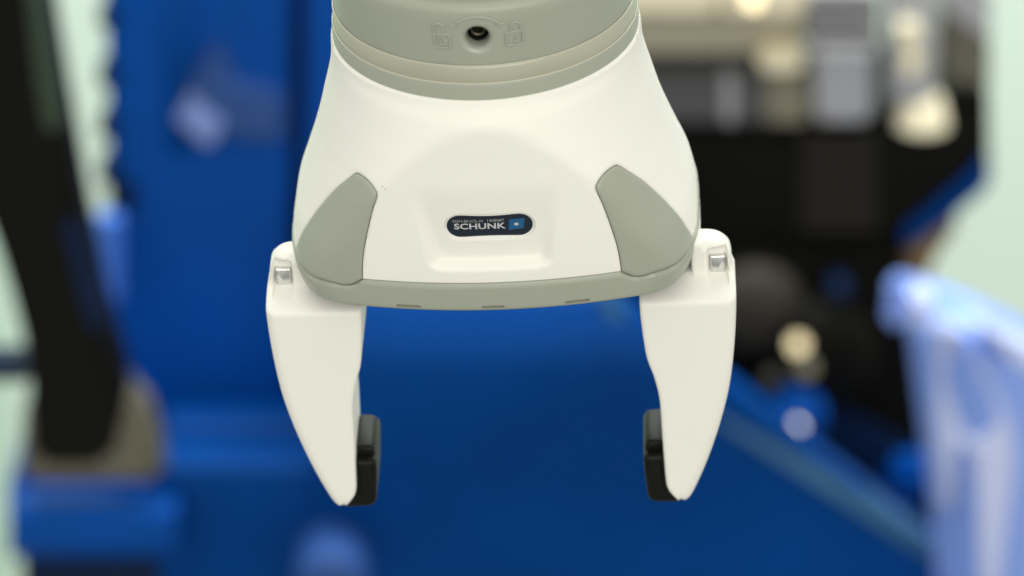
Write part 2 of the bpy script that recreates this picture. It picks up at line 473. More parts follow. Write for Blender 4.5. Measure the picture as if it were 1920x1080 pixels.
for k in range(120): bm.faces.new((a[k], a[(k + 1) % 120], b[(k + 1) % 120], b[k]))
from_bm('bottom_plate', bm, M['rubber'], G)

# label with its lettering
cap = []
for k in range(72):
    t = 2 * math.pi * k / 72; cap.append((0.35 + math.copysign(7.5, math.cos(t)) + 3.5 * math.cos(t), -36.75 + 3.5 * math.sin(t)))
gl = np.stack(np.meshgrid(np.arange(-12, 12, 0.7), np.arange(-41, -32, 0.7)), -1).reshape(-1, 2)
P, F = patch(cap, [], gl, lambda u, v, d: front_pt(u, v, 0.22 - fillet(d, 0.25, 0.15)), lambda p, uv: p + np.array([0, 0.3, 0]), rings=(0.1, 0.25))
lab = mesh_obj('name_label', P, F, M['label'], G)

def lettering(name, text, x0, x1, z0, cap_h, m, bold=0.0, lift=0.27, spacing=1.0):
    cu = bpy.data.curves.new(name, 'FONT'); cu.body = text; cu.size = 1.0; cu.offset = bold; cu.space_character = spacing
    cu.resolution_u = 4
    ob = bpy.data.objects.new(name, cu); COL.objects.link(ob)
    dg = bpy.context.evaluated_depsgraph_get()
    me = bpy.data.meshes.new_from_object(ob.evaluated_get(dg))
    bpy.data.objects.remove(ob); bpy.data.curves.remove(cu)
    co = np.array([tuple(v.co) for v in me.vertices])
    lo, hi = co.min(0), co.max(0)
    x = x0 + (co[:, 0] - lo[0]) / (hi[0] - lo[0]) * (x1 - x0)
    z = z0 + (co[:, 1] - lo[1]) / (hi[1] - lo[1]) * cap_h
    Q = front_pt(x, z, lift)
    F = [tuple(p.vertices) for p in me.polygons]
    bpy.data.meshes.remove(me)
    return mesh_obj(name, Q, F, m, lab, weld=1e-9)
lettering('name_lettering', 'SCHUNK', -8.75, 4.45, -37.65, 1.9, M['print'], bold=0.025, spacing=1.03)
lettering('type_lettering', 'EGH-80-IOL-N', -8.95, -1.3, -35.4, 0.85, M['printdim'], bold=0.005)
lettering('number_lettering', '1408087', -0.15, 4.1, -35.35, 0.85, M['printdim'], bold=0.005)
sq = [(5.1, -38.3), (9.0, -37.85), (9.35, -34.6), (5.45, -34.75)]
gq = np.stack(np.meshgrid(np.arange(5, 10, 0.5), np.arange(-39, -34, 0.5)), -1).reshape(-1, 2)
P, F = patch(sq, [], gq, lambda u, v, d: front_pt(u, v, 0.26), None)
mesh_obj('logo_square', P, F, M['logo'], lab, weld=1e-9)
dot = [(7.15 + 0.58 * math.cos(2 * math.pi * k / 24), -36.4 + 0.46 * math.sin(2 * math.pi * k / 24)) for k in range(24)]
P, F = patch(dot, [], [(7.15, -36.4)], lambda u, v, d: front_pt(u, v, 0.30), None)
mesh_obj('logo_dot', P, F, M['print'], lab, weld=1e-9)

# rings and flange above the housing
from_bm('lower_ring', lathe_bm([(36, -3.2), (39.7, -3.2), (39.7, 2.65), (39.62, 2.85), (39.25, 3.17), (39.1, 3.23), (36, 3.25)]), M['grey'], G)
from_bm('middle_ring', lathe_bm([(36, 3.25), (39.2, 3.25), (39.3, 7.5), (39.22, 7.7), (38.85, 8.02), (38.7, 8.08), (36, 8.1)]), M['satin'], G)
for rl, zl in ((39.38, 3.17), (39.02, 8.04)):  # seam highlights put in as thin pale beads
    from_bm('ring_glint', tube_bm([(rl * .001 * math.sin(2*math.pi*k/200), -rl * .001 * math.cos(2*math.pi*k/200), zl * .001) for k in range(200)], 0.00021, 8, True, None, Vector((0, 0, 1))), M['glint'], G, 80)
RC = 39.3
prof = [(38.5, 8.05), (38.75, 8.08), (38.8, 8.25), (39.6, 22.9), (39.45, 23.7), (39.05, 24.5), (38.4, 25.1), (37.4, 25.5), (36.3, 25.6), (36.0, 26.0), (36.0, 80.0)]
pz = np.array(prof); al = np.r_[0, np.cumsum(np.hypot(*(pz[1:] - pz[:-1]).T))] 
al = al - al[2] + 8.25
def ring_surf(u, v, d=None):
    r = np.interp(v, al, pz[:, 0]); z = np.interp(v, al, pz[:, 1])
    return np.stack([r * np.sin(u / RC), -r * np.cos(u / RC), z], -1)
HC = (0.0, 15.9); HR = 4.5; NH = 48
hole = [(HC[0] + HR * math.cos(2 * math.pi * k / NH), HC[1] + HR * math.sin(2 * math.pi * k / NH)) for k in range(NH)]
HP = math.pi * RC
e1 = [(-HP + 2 * HP * k / 260, al[0]) for k in range(261)]; e2 = [(HP - 2 * HP * k / 260, al[-1]) for k in range(261)]
vs = sorted(set([round(float(x), 3) for x in al[1:-1]] + [11, 14, 17, 20, 45, 65]))
gA = np.stack(np.meshgrid(np.arange(-HP + .9, HP, 1.0), vs), -1).reshape(-1, 2)
P, F = patch(e1 + e2, [hole], gA, ring_surf, None)
flange = mesh_obj('flange', P, F, M['grey'], G, weld=2e-5)
P = []; s0 = 0; F = []
rows = []
for k in range(7):
    a = k / 6 * math.pi / 2; rows.append((2.75 + 1.75 * (1 - math.sin(a)), 2.6 * (1 - math.cos(a))))
rows += [(2.7, 4.0)]
for rr, dp in rows:
    for k in range(NH):
        t = 2 * math.pi * k / NH; q = ring_surf(np.array(HC[0] + rr * math.cos(t)), np.array(HC[1] + rr * math.sin(t)))
        P.append((q[0], q[1] + dp, q[2]))
for i in range(len(rows) - 1):
    for k in range(NH):
        F.append((s0 + i * NH + k, s0 + i * NH + (k + 1) % NH, s0 + (i + 1) * NH + (k + 1) % NH, s0 + (i + 1) * NH + k))
mesh_obj('screw_funnel', P, F, M['funnel'], flange)
# bore and screw inside the hole
bm = bmesh.new(); rows = []
for rr, y in ((2.72, -35.4), (2.72, -27.0)):
    rows.append([bm.verts.new((rr * math.cos(2*math.pi*k/32) * .001, y * .001, (15.9 + rr * math.sin(2*math.pi*k/32)) * .001)) for k in range(32)])
for k in range(32): bm.faces.new((rows[0][k], rows[0][(k + 1) % 32], rows[1][(k + 1) % 32], rows[1][k]))
bm.faces.new(rows[1])
from_bm('screw_bore', bm, M['hole'], flange)
bm = tube_bm([(1.75 * math.cos(2*math.pi*k/32) * .001, -.0345, (16.2 + 1.75 * math.sin(2*math.pi*k/32)) * .001) for k in range(32)], 0.00022, 8, True)
rows = []
for rr, y in ((2.5, -32.5), (1.75, -34.5), (1.45, -34.3), (1.4, -31.0)):
    rows.append([bm.verts.new((rr * math.cos(2*math.pi*k/32) * .001, y * .001, (16.2 + rr * math.sin(2*math.pi*k/32)) * .001)) for k in range(32)])
for a, b in zip(rows, rows[1:]):
    for k in range(32): bm.faces.new((a[k], a[(k + 1) % 32], b[(k + 1) % 32], b[k]))
bm.faces.new(rows[-1])
from_bm('clamp_screw', bm, M['darksteel'], flange)

def on_ring(pts, lift=0.0):
    out = []
    for u, z in pts:
        z = z - 2.5
        r = (np.interp(z, pz[2:4, 1], pz[2:4, 0]) + lift); out.append(Vector((r * math.sin(u / RC), -r * math.cos(u / RC), z)) * .001)
    return out
def strokes(name, lst, rad=0.34):
    bm = bmesh.new()
    for pts, closed in lst: tube_bm(on_ring(pts, 0.15), rad * .001, 8, closed, bm)
    return from_bm(name, bm, M['grey'], flange, 60)
def rrect(x0, x1, z0, z1, r):
    o = []
    for cx, cz, a0 in ((x1 - r, z1 - r, 0), (x0 + r, z1 - r, 90), (x0 + r, z0 + r, 180), (x1 - r, z0 + r, 270)):
        for k in range(5):
            a = math.radians(a0 + 22.5 * k); o.append((cx + r * math.cos(a), cz + r * math.sin(a)))
    return o
def arc(cx, cz, rx, rz, a0, a1, n=14):
    return [(cx + rx * math.cos(math.radians(a0 + (a1 - a0) * k / n)), cz + rz * math.sin(math.radians(a0 + (a1 - a0) * k / n))) for k in range(n + 1)]
strokes('open_lock_symbol', [(rrect(-10.9, -6.9, 15.8, 19.6, 0.6), True), (arc(-9.6, 21.3, 1.35, 1.4, 0, 180) + [(-10.95, 19.6)], False), ([(-9.2, 18.3), (-9.2, 16.9)], False), ([(-9.9, 16.6), (-8.4, 16.6)], False)])
strokes('closed_lock_symbol', [(rrect(7.1, 11.4, 15.9, 19.7, 0.6), True), ([(8.2, 19.7)] + arc(9.5, 21.0, 1.3, 1.4, 180, 0) + [(10.8, 19.7)], False), ([(9.6, 18.4), (9.6, 17.0)], False), ([(8.9, 16.7), (10.3, 16.7)], False)])
strokes('turn_arrow_symbol', [(arc(0, 17.6, 7.6, 7.2, 138, 42, 20), False), ([(-6.7, 22.4), (-5.6, 22.35), (-5.0, 22.0)], False), ([(6.7, 22.4), (5.6, 22.35), (5.0, 22.0)], False)])

# fingers
fin_out = spline([(61.2, -64.6), (61.7, -67.0), (61.4, -77), (60.5, -88), (59.1, -97.7), (56.5, -108.5), (53.2, -119), (50.0, -127.2), (48.2, -130.8), (46.7, -132.2)], 0.6, False)
fin_in = spline([(45.5, -131.9), (44.6, -130.9), (43.4, -129.4), (42.4, -127.8), (41.8, -125.5), (41.5, -120), (41.1, -108), (40.8, -99), (39.6, -92), (37.9, -86.0), (37.1, -80), (36.5, -72), (36.4, -66.0)], 0.6, False)
fin_top = [(36.5, -64.9), (37.2, -64.5)] + [(38 + .6 * k, -64.5) for k in range(20)] + spline([(50.2, -64.5), (50.2, -60), (50.2, -55.9), (55.2, -56.0), (57.9, -56.9), (60.0, -58.9), (60.7, -61.2), (60.9, -63.6)], 0.6, False, corners=(0, 2))
fin = fin_out + fin_in + fin_top
fz = np.array([-132, -128, -120, -108, -99, -92, -86, -80, -72, -64.0]); fxi = np.array([44, 42.2, 41.5, 41.1, 40.8, 39.6, 37.9, 37.1, 36.5, 36.4]); fxo = np.array([46.7, 49.7, 52.9, 56.6, 58.9, 60.1, 60.7, 61.3, 61.6, 61.2])
def fin_surf(x, z, d):
    t = ss((z + 68.9) / 4.6)
    y = -32.0 + 8.3 * t
    xm = np.interp(z, fz, fxi) * .6 + np.interp(z, fz, fxo) * .4
    xm = np.where(z > -64.5, 53.0, xm)
    R = np.where(x < xm, 1.0, 2.8); R = np.where((z > -68) & (x < 52), 0.9, R)
    y = y + fillet(d, R, R)
    nf = ss((x - 54.3) / 0.7) * ss((59.9 - x) / 0.5) * ss((-57.0 - z) / 2.2) * ss((z + 67.0) / 1.2)
    y = y + 2.9 * nf * (z > -67.0) * ss((-56.2 - z) / 5 + .5)
    return np.stack([x, y, z], -1)
gF = np.concatenate([np.stack(np.meshgrid(np.arange(36, 63, 0.8), np.arange(-132, -69, 0.8)), -1).reshape(-1, 2),
                     np.stack(np.meshgrid(np.arange(36, 63, 0.5), np.arange(-68.6, -51, 0.32)), -1).reshape(-1, 2)])
PF, FF = patch(fin, [], gF, fin_surf, lambda p, uv: np.array([p[0], -9.0 if uv[1] < -70 else -16.0, p[2]]), rings=(0.08, 0.25, 0.5, 0.9, 1.5))
back = [(40.0, -61.3), (53.0, -61.3), (53.0, -65.5), (40.0, -65.5)]
for sgn in (1, -1):
    K = np.array([sgn, 1, 1])
    st = 1.018 if sgn > 0 else 1.0
    SZ = lambda z: z if z > -66 else -66 + (z + 66) * st
    PF2 = PF.copy(); PF2[:, 2] = np.where(PF[:, 2] > -66, PF[:, 2], -66 + (PF[:, 2] + 66) * st)
    JX = 1.15
    f = mesh_obj('finger', PF2 * K + np.array([JX, 0, 0]), FF, M['white'], G, sharp=50)
    bm = prism_rows([(x * sgn + JX, z) for x, z in back], -15, 8, 0.6)
    from_bm('finger_carrier', bm, M['white'], f)
    o = rrect(55.1, 59.3, -67.8, -60.6, 0.4)
    from_bm('finger_screw', prism_rows([(x * sgn + JX, z) for x, z in o], -22.2, -17.5, 0.5), M['steel'], f, 50)
    # rubber pad: thick lower block with a hook under the tip, thinner upper block
    up = [(37.2, -114.8), (36.5, -115.6), (36.2, -119.0), (41.4, -119.0), (41.2, -114.7), (38.6, -114.6)]
    lo = spline([(36.2, -117.3), (35.9, -118.2), (36.0, -122), (36.6, -129.6), (37.2, -131.4), (38.6, -132.3), (42.5, -132.5), (45.2, -132.4), (45.9, -131.7), (44.9, -130.2), (43.3, -129.0), (42.0, -126.5), (41.5, -117.1)], 0.8, True, corners=(12,))
    bm = prism_rows([(x * sgn + JX, SZ(z)) for x, z in lo], -30.8, -9.5, 1.3)
    pad = from_bm('fingertip_pad', bm, M['rubber'], f, 50)
    bm = prism_rows([(x * sgn + JX, SZ(z)) for x, z in up], -27.5, -11.5, 1.2)
    from_bm('pad_lug', bm, M['rubber'], pad, 50)

# two small specks on the shell
for x, z in ((-26.2, -24.3), (-25.6, -24.9)):
    q = front_pt(x, z, -0.05); bm = bmesh.new(); bmesh.ops.create_icosphere(bm, subdivisions=2, radius=0.00018, matrix=Matrix.Translation(Vector(q) * .001))
    from_bm('speck', bm, M['grey'], G)

# ------------------------------------------------------------------ the machines behind
def at(px, py, Y):
    """point on the vertical plane y = Y seen at a pixel of the 1920 x 1080 picture"""
    d = RIGHT * ((px - 960) / FPX) + UP * ((540 - py) / FPX) + FWD
    return CAM + d * (Y / d.y)

def solid(name, outline, Y, T, m, parent=None, bev=0.004, seg=2, Y2=None):
    """outline in picture pixels taken to the plane y = Y (Y2 for the other list of depths), T metres thick towards the back"""
    bm = bmesh.new()
    pts = [at(p[0], p[1], (p[2] if len(p) > 2 else Y)) for p in outline]
    a = [bm.verts.new(p) for p in pts]; b = [bm.verts.new(p + Vector((0, T, 0))) for p in pts]
    bm.faces.new(a); bm.faces.new(b[::-1])
    for k in range(len(a)): bm.faces.new((a[k], b[k], b[(k + 1) % len(a)], a[(k + 1) % len(a)]))
    bmesh.ops.recalc_face_normals(bm, faces=bm.faces)
    if bev: bmesh.ops.bevel(bm, geom=list(bm.edges), offset=bev, segments=seg, affect='EDGES', clamp_overlap=True)
    bmesh.ops.triangulate(bm, faces=[f for f in bm.faces if len(f.verts) > 4])
    return from_bm(name, bm, m, parent, 40)

def box(name, x0, y0, x1, y1, Y, T, m, parent=None, bev=0.003):
    return solid(name, [(x0, y0), (x1, y0), (x1, y1), (x0, y1)], Y, T, m, parent, bev)

def knob(name, px, py, Y, r, m, parent=None, depth=0.03, dome=0.5):
    """turned knob with its axis towards the camera"""
    bm = bmesh.new(); c = at(px, py, Y); rows = []
    prof = [(r * 0.75, depth), (r, depth * .8), (r, 0.0)] + [(r * math.cos(a), -r * dome * math.sin(a)) for a in (0.25, 0.5, 0.8, 1.1, 1.35)]
    for rr, y in prof:
        rows.append([bm.verts.new(c + Vector((rr * math.cos(2*math.pi*k/32), y, rr * math.sin(2*math.pi*k/32)))) for k in range(32)])
    for a, b in zip(rows, rows[1:]):
        for k in range(32): bm.faces.new((a[k], a[(k + 1) % 32], b[(k + 1) % 32], b[k]))
    bm.faces.new(rows[0]); bm.faces.new(rows[-1])
    return from_bm(name, bm, m, parent, 40)

def facet(name, outline, Y, n, T, m, parent=None, bev=0.002):
    """flat tilted plate: outline pixels taken to the plane through their middle at depth Y with normal n"""
    n = Vector(n).normalized()
    c = at(sum(p[0] for p in outline) / len(outline), sum(p[1] for p in outline) / len(outline), Y)
    bm = bmesh.new(); a = []
    for px, py in outline:
        d = RIGHT * ((px - 960) / FPX) + UP * ((540 - py) / FPX) + FWD
        a.append(bm.verts.new(CAM + d * ((c - CAM).dot(n) / d.dot(n))))
    b = [bm.verts.new(v.co - n * T) for v in a]
    bm.faces.new(a); bm.faces.new(b[::-1])
    for k in range(len(a)): bm.faces.new((a[k], b[k], b[(k + 1) % len(a)], a[(k + 1) % len(a)]))
    bmesh.ops.recalc_face_normals(bm, faces=bm.faces)
    if bev: bmesh.ops.bevel(bm, geom=list(bm.edges), offset=bev, segments=2, affect='EDGES', clamp_overlap=True)
    return from_bm(name, bm, m, parent, 40)

def screw(name, px, py, Y, r, m, n=(0.0, -1.86, 0.60), depth=0.02):
    """flat round metal head facing n"""
    n = Vector(n).normalized(); c = at(px, py, Y); x = n.cross(Vector((0, 0, 1))).normalized(); y = n.cross(x); bm = bmesh.new(); rows = []
    for rr, h in ((r * .9, 0.0), (r, -r * .12), (r, -r * .8), (r * .6, -r * .8), (r * .6, -depth)):
        rows.append([bm.verts.new(c + n * h + (x * math.cos(2*math.pi*k/28) + y * math.sin(2*math.pi*k/28)) * rr) for k in range(28)])
    for a, b in zip(rows, rows[1:]):
        for k in range(28): bm.faces.new((a[k], a[(k + 1) % 28], b[(k + 1) % 28], b[k]))
    bm.faces.new(rows[0]); bm.faces.new(rows[-1])
    return from_bm(name, bm, m, None, 40)

def vcyl(name, px, y0, y1, Y, r, m, parent=None, r1=None, seg=40, sy=1.0):
    """upright turned piece between two picture heights"""
    a = at(px, y0, Y); b = at(px, y1, Y); r1 = r if r1 is None else r1
    bm = bmesh.new(); rows = []
    h = a.z - b.z; e = min(r, abs(h) / 2) * 0.12
    for z, rr in ((a.z, r - e), (a.z - e, r), (b.z + e, r1), (b.z, r1 - e)):
        cx = a.x + (b.x - a.x) * (a.z - z) / h
        rows.append([bm.verts.new((cx + rr * math.cos(2*math.pi*k/seg), Y + r + sy * rr * math.sin(2*math.pi*k/seg), z)) for k in range(seg)])
    for p, q in zip(rows, rows[1:]):
        for k in range(seg): bm.faces.new((p[k], p[(k + 1) % seg], q[(k + 1) % seg], q[k]))
    bm.faces.new(rows[0]); bm.faces.new(rows[-1])
    return from_bm(name, bm, m, parent, 40)

def sheet(name, prof, x0, x1, m, parent=None, T=0.02, n=6):
    """curved plate: prof = list of (py, Y), swept from pixel x0 to x1"""
    bm = bmesh.new(); ys = [p[0] for p in prof]; Ys = [p[1] for p in prof]
    rows = []
    for py, Y in prof:
        a = at(x0(py) if callable(x0) else x0, py, Y); b = at(x1(py) if callable(x1) else x1, py, Y)
        rows.append([a.lerp(b, k / n) for k in range(n + 1)])
    fr = [[bm.verts.new(p) for p in r] for r in rows]; bk = [[bm.verts.new(p + Vector((0, T, 0))) for p in r] for r in rows]
    R_, K = len(rows), n + 1
    for i in range(R_ - 1):
        for k in range(n):
            bm.faces.new((fr[i][k], fr[i][k + 1], fr[i + 1][k + 1], fr[i + 1][k]))
            bm.faces.new((bk[i][k], bk[i + 1][k], bk[i + 1][k + 1], bk[i][k + 1]))
        bm.faces.new((fr[i][0], fr[i + 1][0], bk[i + 1][0], bk[i][0])); bm.faces.new((fr[i][n], bk[i][n], bk[i + 1][n], fr[i + 1][n]))
    for k in range(n):
        bm.faces.new((fr[0][k], bk[0][k], bk[0][k + 1], fr[0][k + 1])); bm.faces.new((fr[-1][k], fr[-1][k + 1], bk[-1][k + 1], bk[-1][k]))
    return from_bm(name, bm, m, parent, 30)

def structure(o): o['kind'] = 'structure'; return o
def plane(name, pts, m):
    bm = bmesh.new(); bm.faces.new([bm.verts.new(p) for p in pts])
    return structure(from_bm(name, bm, m, None, 30, False))
plane('wall', [(-3, 3.3, 0), (3, 3.3, 0), (3, 3.3, 3.2), (-3, 3.3, 3.2)], M['wall'])
bm = bmesh.new(); bmesh.ops.create_cube(bm, size=1, matrix=Matrix.Translation((-1.75, 3.28, 1.6)) @ Matrix.Diagonal((2.5, 0.03, 3.19, 1)))
structure(from_bm('wall_panel', bm, M['wallpanel'], None))
plane('floor', [(-3, -2, 0), (3, -2, 0), (3, 3.3, 0), (-3, 3.3, 0)], M['floor'])

# blue cabinet on the left
Yc = 2.25
cab = thing('machine_cabinet', 'tall blue machine cabinet left of the gripper with dark bolts along its edge', 'machine', (at(370, 835, Yc).x, Yc, at(370, 835, Yc).z))
def own(o, t):
    o.parent = t; o.matrix_parent_inverse = Matrix.Translation(-t.location); return o
own(solid('left_panel', [(196, -60), (545, -60), (545, 850), (214, 850), (204, 600), (214, 420), (205, 395)], Yc, 0.09, M['blue'], None, 0.008), cab)
own(box('right_panel', 572, -60, 760, 850, Yc, 0.09, M['blue']), cab)
own(box('seam_strip', 540, -60, 578, 850, Yc + 0.035, 0.05, M['navy'], None, 0), cab)
own(facet('sheen_facet', [(322, 216), (350, 165), (405, 150), (428, 225), (392, 282)], Yc - 0.012, (0.20, -1.86, 0.58), 0.02, M['sheen'], None, 0.003), cab)  # added facet, tilted to catch the lamp as sheen on the panel
own(facet('sheen_facet', [(345, 170), (412, 70), (440, 150), (535, 172), (535, 270), (430, 262)], Yc - 0.010, (0.1, -1.82, 0.15), 0.02, M['sheenblue'], None, 0.004), cab)  # added plate, its tint paints the fading part of the sheen
own(sheet('raised_rib', [(-50, Yc - 0.003), (60, Yc - 0.012), (200, Yc - 0.012), (290, Yc - 0.003)], 318, 350, M['blue2'], None, 0.012), cab)
for py in (38, 148, 244, 330):
    own(box('edge_bolt', 184, py - 17, 212, py + 19, Yc - 0.012, 0.03, M['navy'], None, 0.002), cab)
own(box('hinge_block', 202, 345, 250, 405, Yc - 0.008, 0.04, M['navy'], None, 0.003), cab)
own(vcyl('corner_roller', 203, 412, 570, Yc - 0.03, 0.0085, M['brightblue']), cab)

# blue sloping guard in the middle and its light edge
Yg = 2.12
slope = lambda py: 1140 + (py - 545) * (1752 - 1140) / (1022 - 545)
gd = thing('sloping_guard', 'smooth deep blue machine guard seen between the fingers, its upper right edge sloping down', 'machine guard', (at(900, 1080, Yg).x, Yg, at(900, 1080, Yg).z))
prof = [(395, Yg + .09), (480, Yg + .05), (560, Yg + .018), (640, Yg + .003), (720, Yg), (800, Yg + .006), (880, Yg + .012), (960, Yg + .018), (1040, Yg + .018), (1160, Yg + .02)]
own(sheet('guard_plate', prof, 590, slope, M['blue2'], None, 0.02, 10), gd)
own(solid('edge_flange', [(1128, 545, Yg + .012), (1752, 1025, Yg + .012), (1752, 1062, Yg + .012), (1350, 800, Yg + .0), (1128, 600, Yg + .012)], Yg, 0.012, M['edge'], None, 0.003), gd)
own(knob('guard_sheen', 622, 1094, Yg - 0.03, 0.023, M['sheenblue'], None, 0.05, 0.4), gd)  # added round piece in place of a soft highlight on the guard

# blue base bottom left
Yb = 2.12
bs = thing('machine_plinth', 'long blue machine plinth across the lower left under the brown grey block', 'machine plinth', (at(300, 1080, Yb).x, Yb, at(300, 1080, Yb).z))
own(sheet('base_shelf', [(905, Yb + .09), (918, Yb + .03), (940, Yb + .006), (965, Yb), (1010, Yb), (1035, Yb + .006), (1045, Yb + .03)], 16, 330, M['blue'], None, 0.06), bs)
own(sheet('base_beam', [(808, Yb + .16), (822, Yb + .06), (850, Yb + .03), (880, Yb + .022), (915, Yb + .02), (1000, Yb + .02), (1160, Yb + .03)], 300, 720, M['blue2'], None, 0.05), bs)
own(box('base_foot', 40, 1040, 330, 1200, Yb + 0.03, 0.06, M['navy']), bs)

# brown grey block on the base, black leaning arm in front of it
Yk = 2.12
bl = tag(solid('mounting_block', [(44, 760), (60, 725), (215, 715), (262, 740), (298, 820), (308, 910), (34, 912)], Yk, 0.03, M['taupe'], None, 0.008, 3),
         'small brown grey casting block sitting on the blue plinth', 'casting')
Ya = 1.95
arm = thing('leaning_arm', 'thick black leaning arm at the far left in front of the pale green wall', 'machine arm', (at(120, 900, Ya).x, Ya, at(120, 900, Ya).z))
own(solid('arm_beam', [(-60, -80), (70, -80), (112, 180), (150, 400), (192, 610), (238, 755), (205, 880), (60, 880), (52, 690), (30, 590), (-6, 470), (-60, 330)], Ya, 0.05, M['black'], None, 0.006), arm)
own(solid('side_strip', [(40, -80), (62, -80), (106, 180), (112, 250), (84, 250), (66, 150)], Ya - 0.006, 0.02, M['blackgreen'], None, 0.002), arm)
own(solid('cable_cover', [(112, 420), (140, 420), (190, 600), (186, 640), (160, 610)], Ya - 0.006, 0.02, M['navy'], None, 0.003), arm)
own(box('arm_joint', -40, 685, 60, 720, Ya + 0.02, 0.03, M['navy']), arm)

# black drive unit on the right with its metal top
Ym = 2.3
dr = thing('drive_unit', 'big black machine drive right of the gripper with a silver and cream metal top', 'machine', (at(1560, 560, Ym).x, Ym, at(1560, 560, Ym).z))
own(solid('drive_body', [(1150, 228), (1480, 232), (1660, 225), (1856, 160), (1858, 338), (1790, 392), (1700, 470), (1640, 560), (1560, 600), (1150, 600)], Ym, 0.14, M['black'], None, 0.008), dr)
own(box('dark_slot', 1150, 100, 1420, 150, Ym + 0.03, 0.08, M['black'], None, 0.002), dr)
own(box('cream_plate', 1150, -60, 1345, 28, Ym - 0.02, 0.05, M['cream']), dr)
own(box('cream_plate', 1352, -60, 1512, 30, Ym - 0.02, 0.05, M['cream']), dr)
own(screw('plate_glint', 1412, 0, Ym - 0.03, 0.0065, M['brass']), dr)  # added reflecting disc for the bright spot on the cream plates
own(sheet('lower_plate', [(28, Ym - .012), (60, Ym - .006), (98, Ym - .002), (104, Ym + .01)], 1150, 1505, M['warmplate'], None, 0.04), dr)
own(box('cream_bar', 1424, 98, 1508, 138, Ym - 0.018, 0.05, M['cream']), dr)
own(box('side_housing', 1150, 142, 1490, 236, Ym - 0.006, 0.08, M['slate'], None, 0.006), dr)
own(box('housing_end', 1436, 144, 1518, 234, Ym - 0.010, 0.03, M['greybeige']), dr)
own(box('housing_rib', 1355, 142, 1380, 236, Ym - 0.014, 0.02, M['silver']), dr)
own(box('silver_block', 1528, 96, 1636, 232, Ym - 0.022, 0.06, M['silver'], None, 0.004), dr)
own(box('block_cap', 1528, 92, 1640, 118, Ym - 0.026, 0.06, M['silver'], None, 0.003), dr)
for k in range(5):
    own(box('cooling_fin', 1512, -16 + 25 * k, 1648, -4 + 25 * k, Ym - 0.02, 0.02, M['silver'], None, 0.001), dr)
own(box('fin_back', 1512, -60, 1650, 98, Ym + 0.0, 0.05, M['black']), dr)
own(vcyl('metal_column', 1712, -60, 140, Ym - 0.03, 0.0165, M['silver']), dr)
own(vcyl('column_cap', 1706, 40, 96, Ym - 0.036, 0.011, M['steel']), dr)
own(box('column_highlight', 1684, 44, 1722, 96, Ym - 0.042, 0.012, M['cream']), dr)  # long highlight of the column painted as two cream pieces
own(box('column_highlight', 1690, 104, 1728, 144, Ym - 0.042, 0.012, M['cream']), dr)
own(vcyl('column_sleeve', 1712, 140, 196, Ym - 0.03, 0.0155, M['silver']), dr)
own(vcyl('column_foot', 1732, 192, 252, Ym - 0.03, 0.013, M['cream'], None, 0.017), dr)
own(solid('corner_plate', [(1765, -60), (1856, -60), (1856, 82), (1770, 20)], Ym - 0.004, 0.03, M['silver'], None, 0.003), dr)
own(solid('corner_casting', [(1765, 10), (1856, 70), (1856, 170), (1775, 150)], Ym + 0.002, 0.03, M['taupe'], None, 0.003), dr)
for k in range(7):
    own(box('body_rib', 1502, 262 + 26 * k, 1645, 272 + 26 * k, Ym - 0.006, 0.02, M['charcoal'], None, 0.001), dr)
own(solid('blue_bracket', [(1858, 300), (1858, 350), (1790, 408), (1700, 470), (1690, 440), (1760, 385)], Ym - 0.008, 0.03, M['blue2'], None, 0.003), dr)
own(solid('brown_bracket', [(1790, 395), (1800, 420), (1745, 500), (1735, 560), (1690, 520), (1700, 470)], Ym - 0.006, 0.04, M['brown'], None, 0.004), dr)

# black motor with bright knobs under it
Yn = 2.26
mo = thing('motor', 'black motor with bright round metal knobs low on the right of the gripper', 'motor', (at(1540, 1000, Yn).x, Yn, at(1540, 1000, Yn).z))
own(solid('motor_body', [(1130, 470), (1690, 470), (1745, 640), (1760, 1080), (1130, 1080)], Yn + 0.02, 0.08, M['black'], None, 0.006), mo)
own(solid('lower_bracket', [(1400, 730), (1560, 770), (1720, 860), (1740, 1060), (1480, 900)], Yn - 0.0, 0.03, M['navy'], None, 0.006), mo)
own(knob('motor_disc', 1545, 660, Yn - 0.0, 0.034, M['black'], None, 0.03, 0.35), mo)
own(knob('motor_disc', 1420, 580, Yn + 0.01, 0.030, M['charcoal'], None, 0.02, 0.3), mo)
own(screw('metal_knob', 1496, 646, Yn - 0.03, 0.0066, M['brass'], depth=0.04), mo)
own(screw('metal_knob', 1512, 690, Yn - 0.025, 0.0065, M['greybeige'], (0.1, -1.8, 0.75), 0.04), mo)
own(screw('metal_knob', 1450, 708, Yn - 0.02, 0.0060, M['charcoal'], (0.2, -1.7, 0.9), 0.03), mo)
own(knob('blue_boss', 1500, 785, Yn - 0.02, 0.017, M['blue'], None, 0.03, 0.5), mo)
own(screw('boss_glint', 1494, 800, Yn - 0.035, 0.0045, M['steel'], (0.1, -1.8, 0.75), 0.03), mo)  # metal disc added to give the boss its highlight
own(knob('blue_cap', 1575, 548, Yn - 0.01, 0.007, M['navy'], None, 0.02, 0.5), mo)
own(box('blue_box', 1662, 872, 1752, 950, Yn - 0.012, 0.03, M['blue'], None, 0.006), mo)

own(box('lower_fairing', 1540, 1046, 1770, 1200, Yn - 0.02, 0.03, M['brightblue'], None, 0.006), mo)

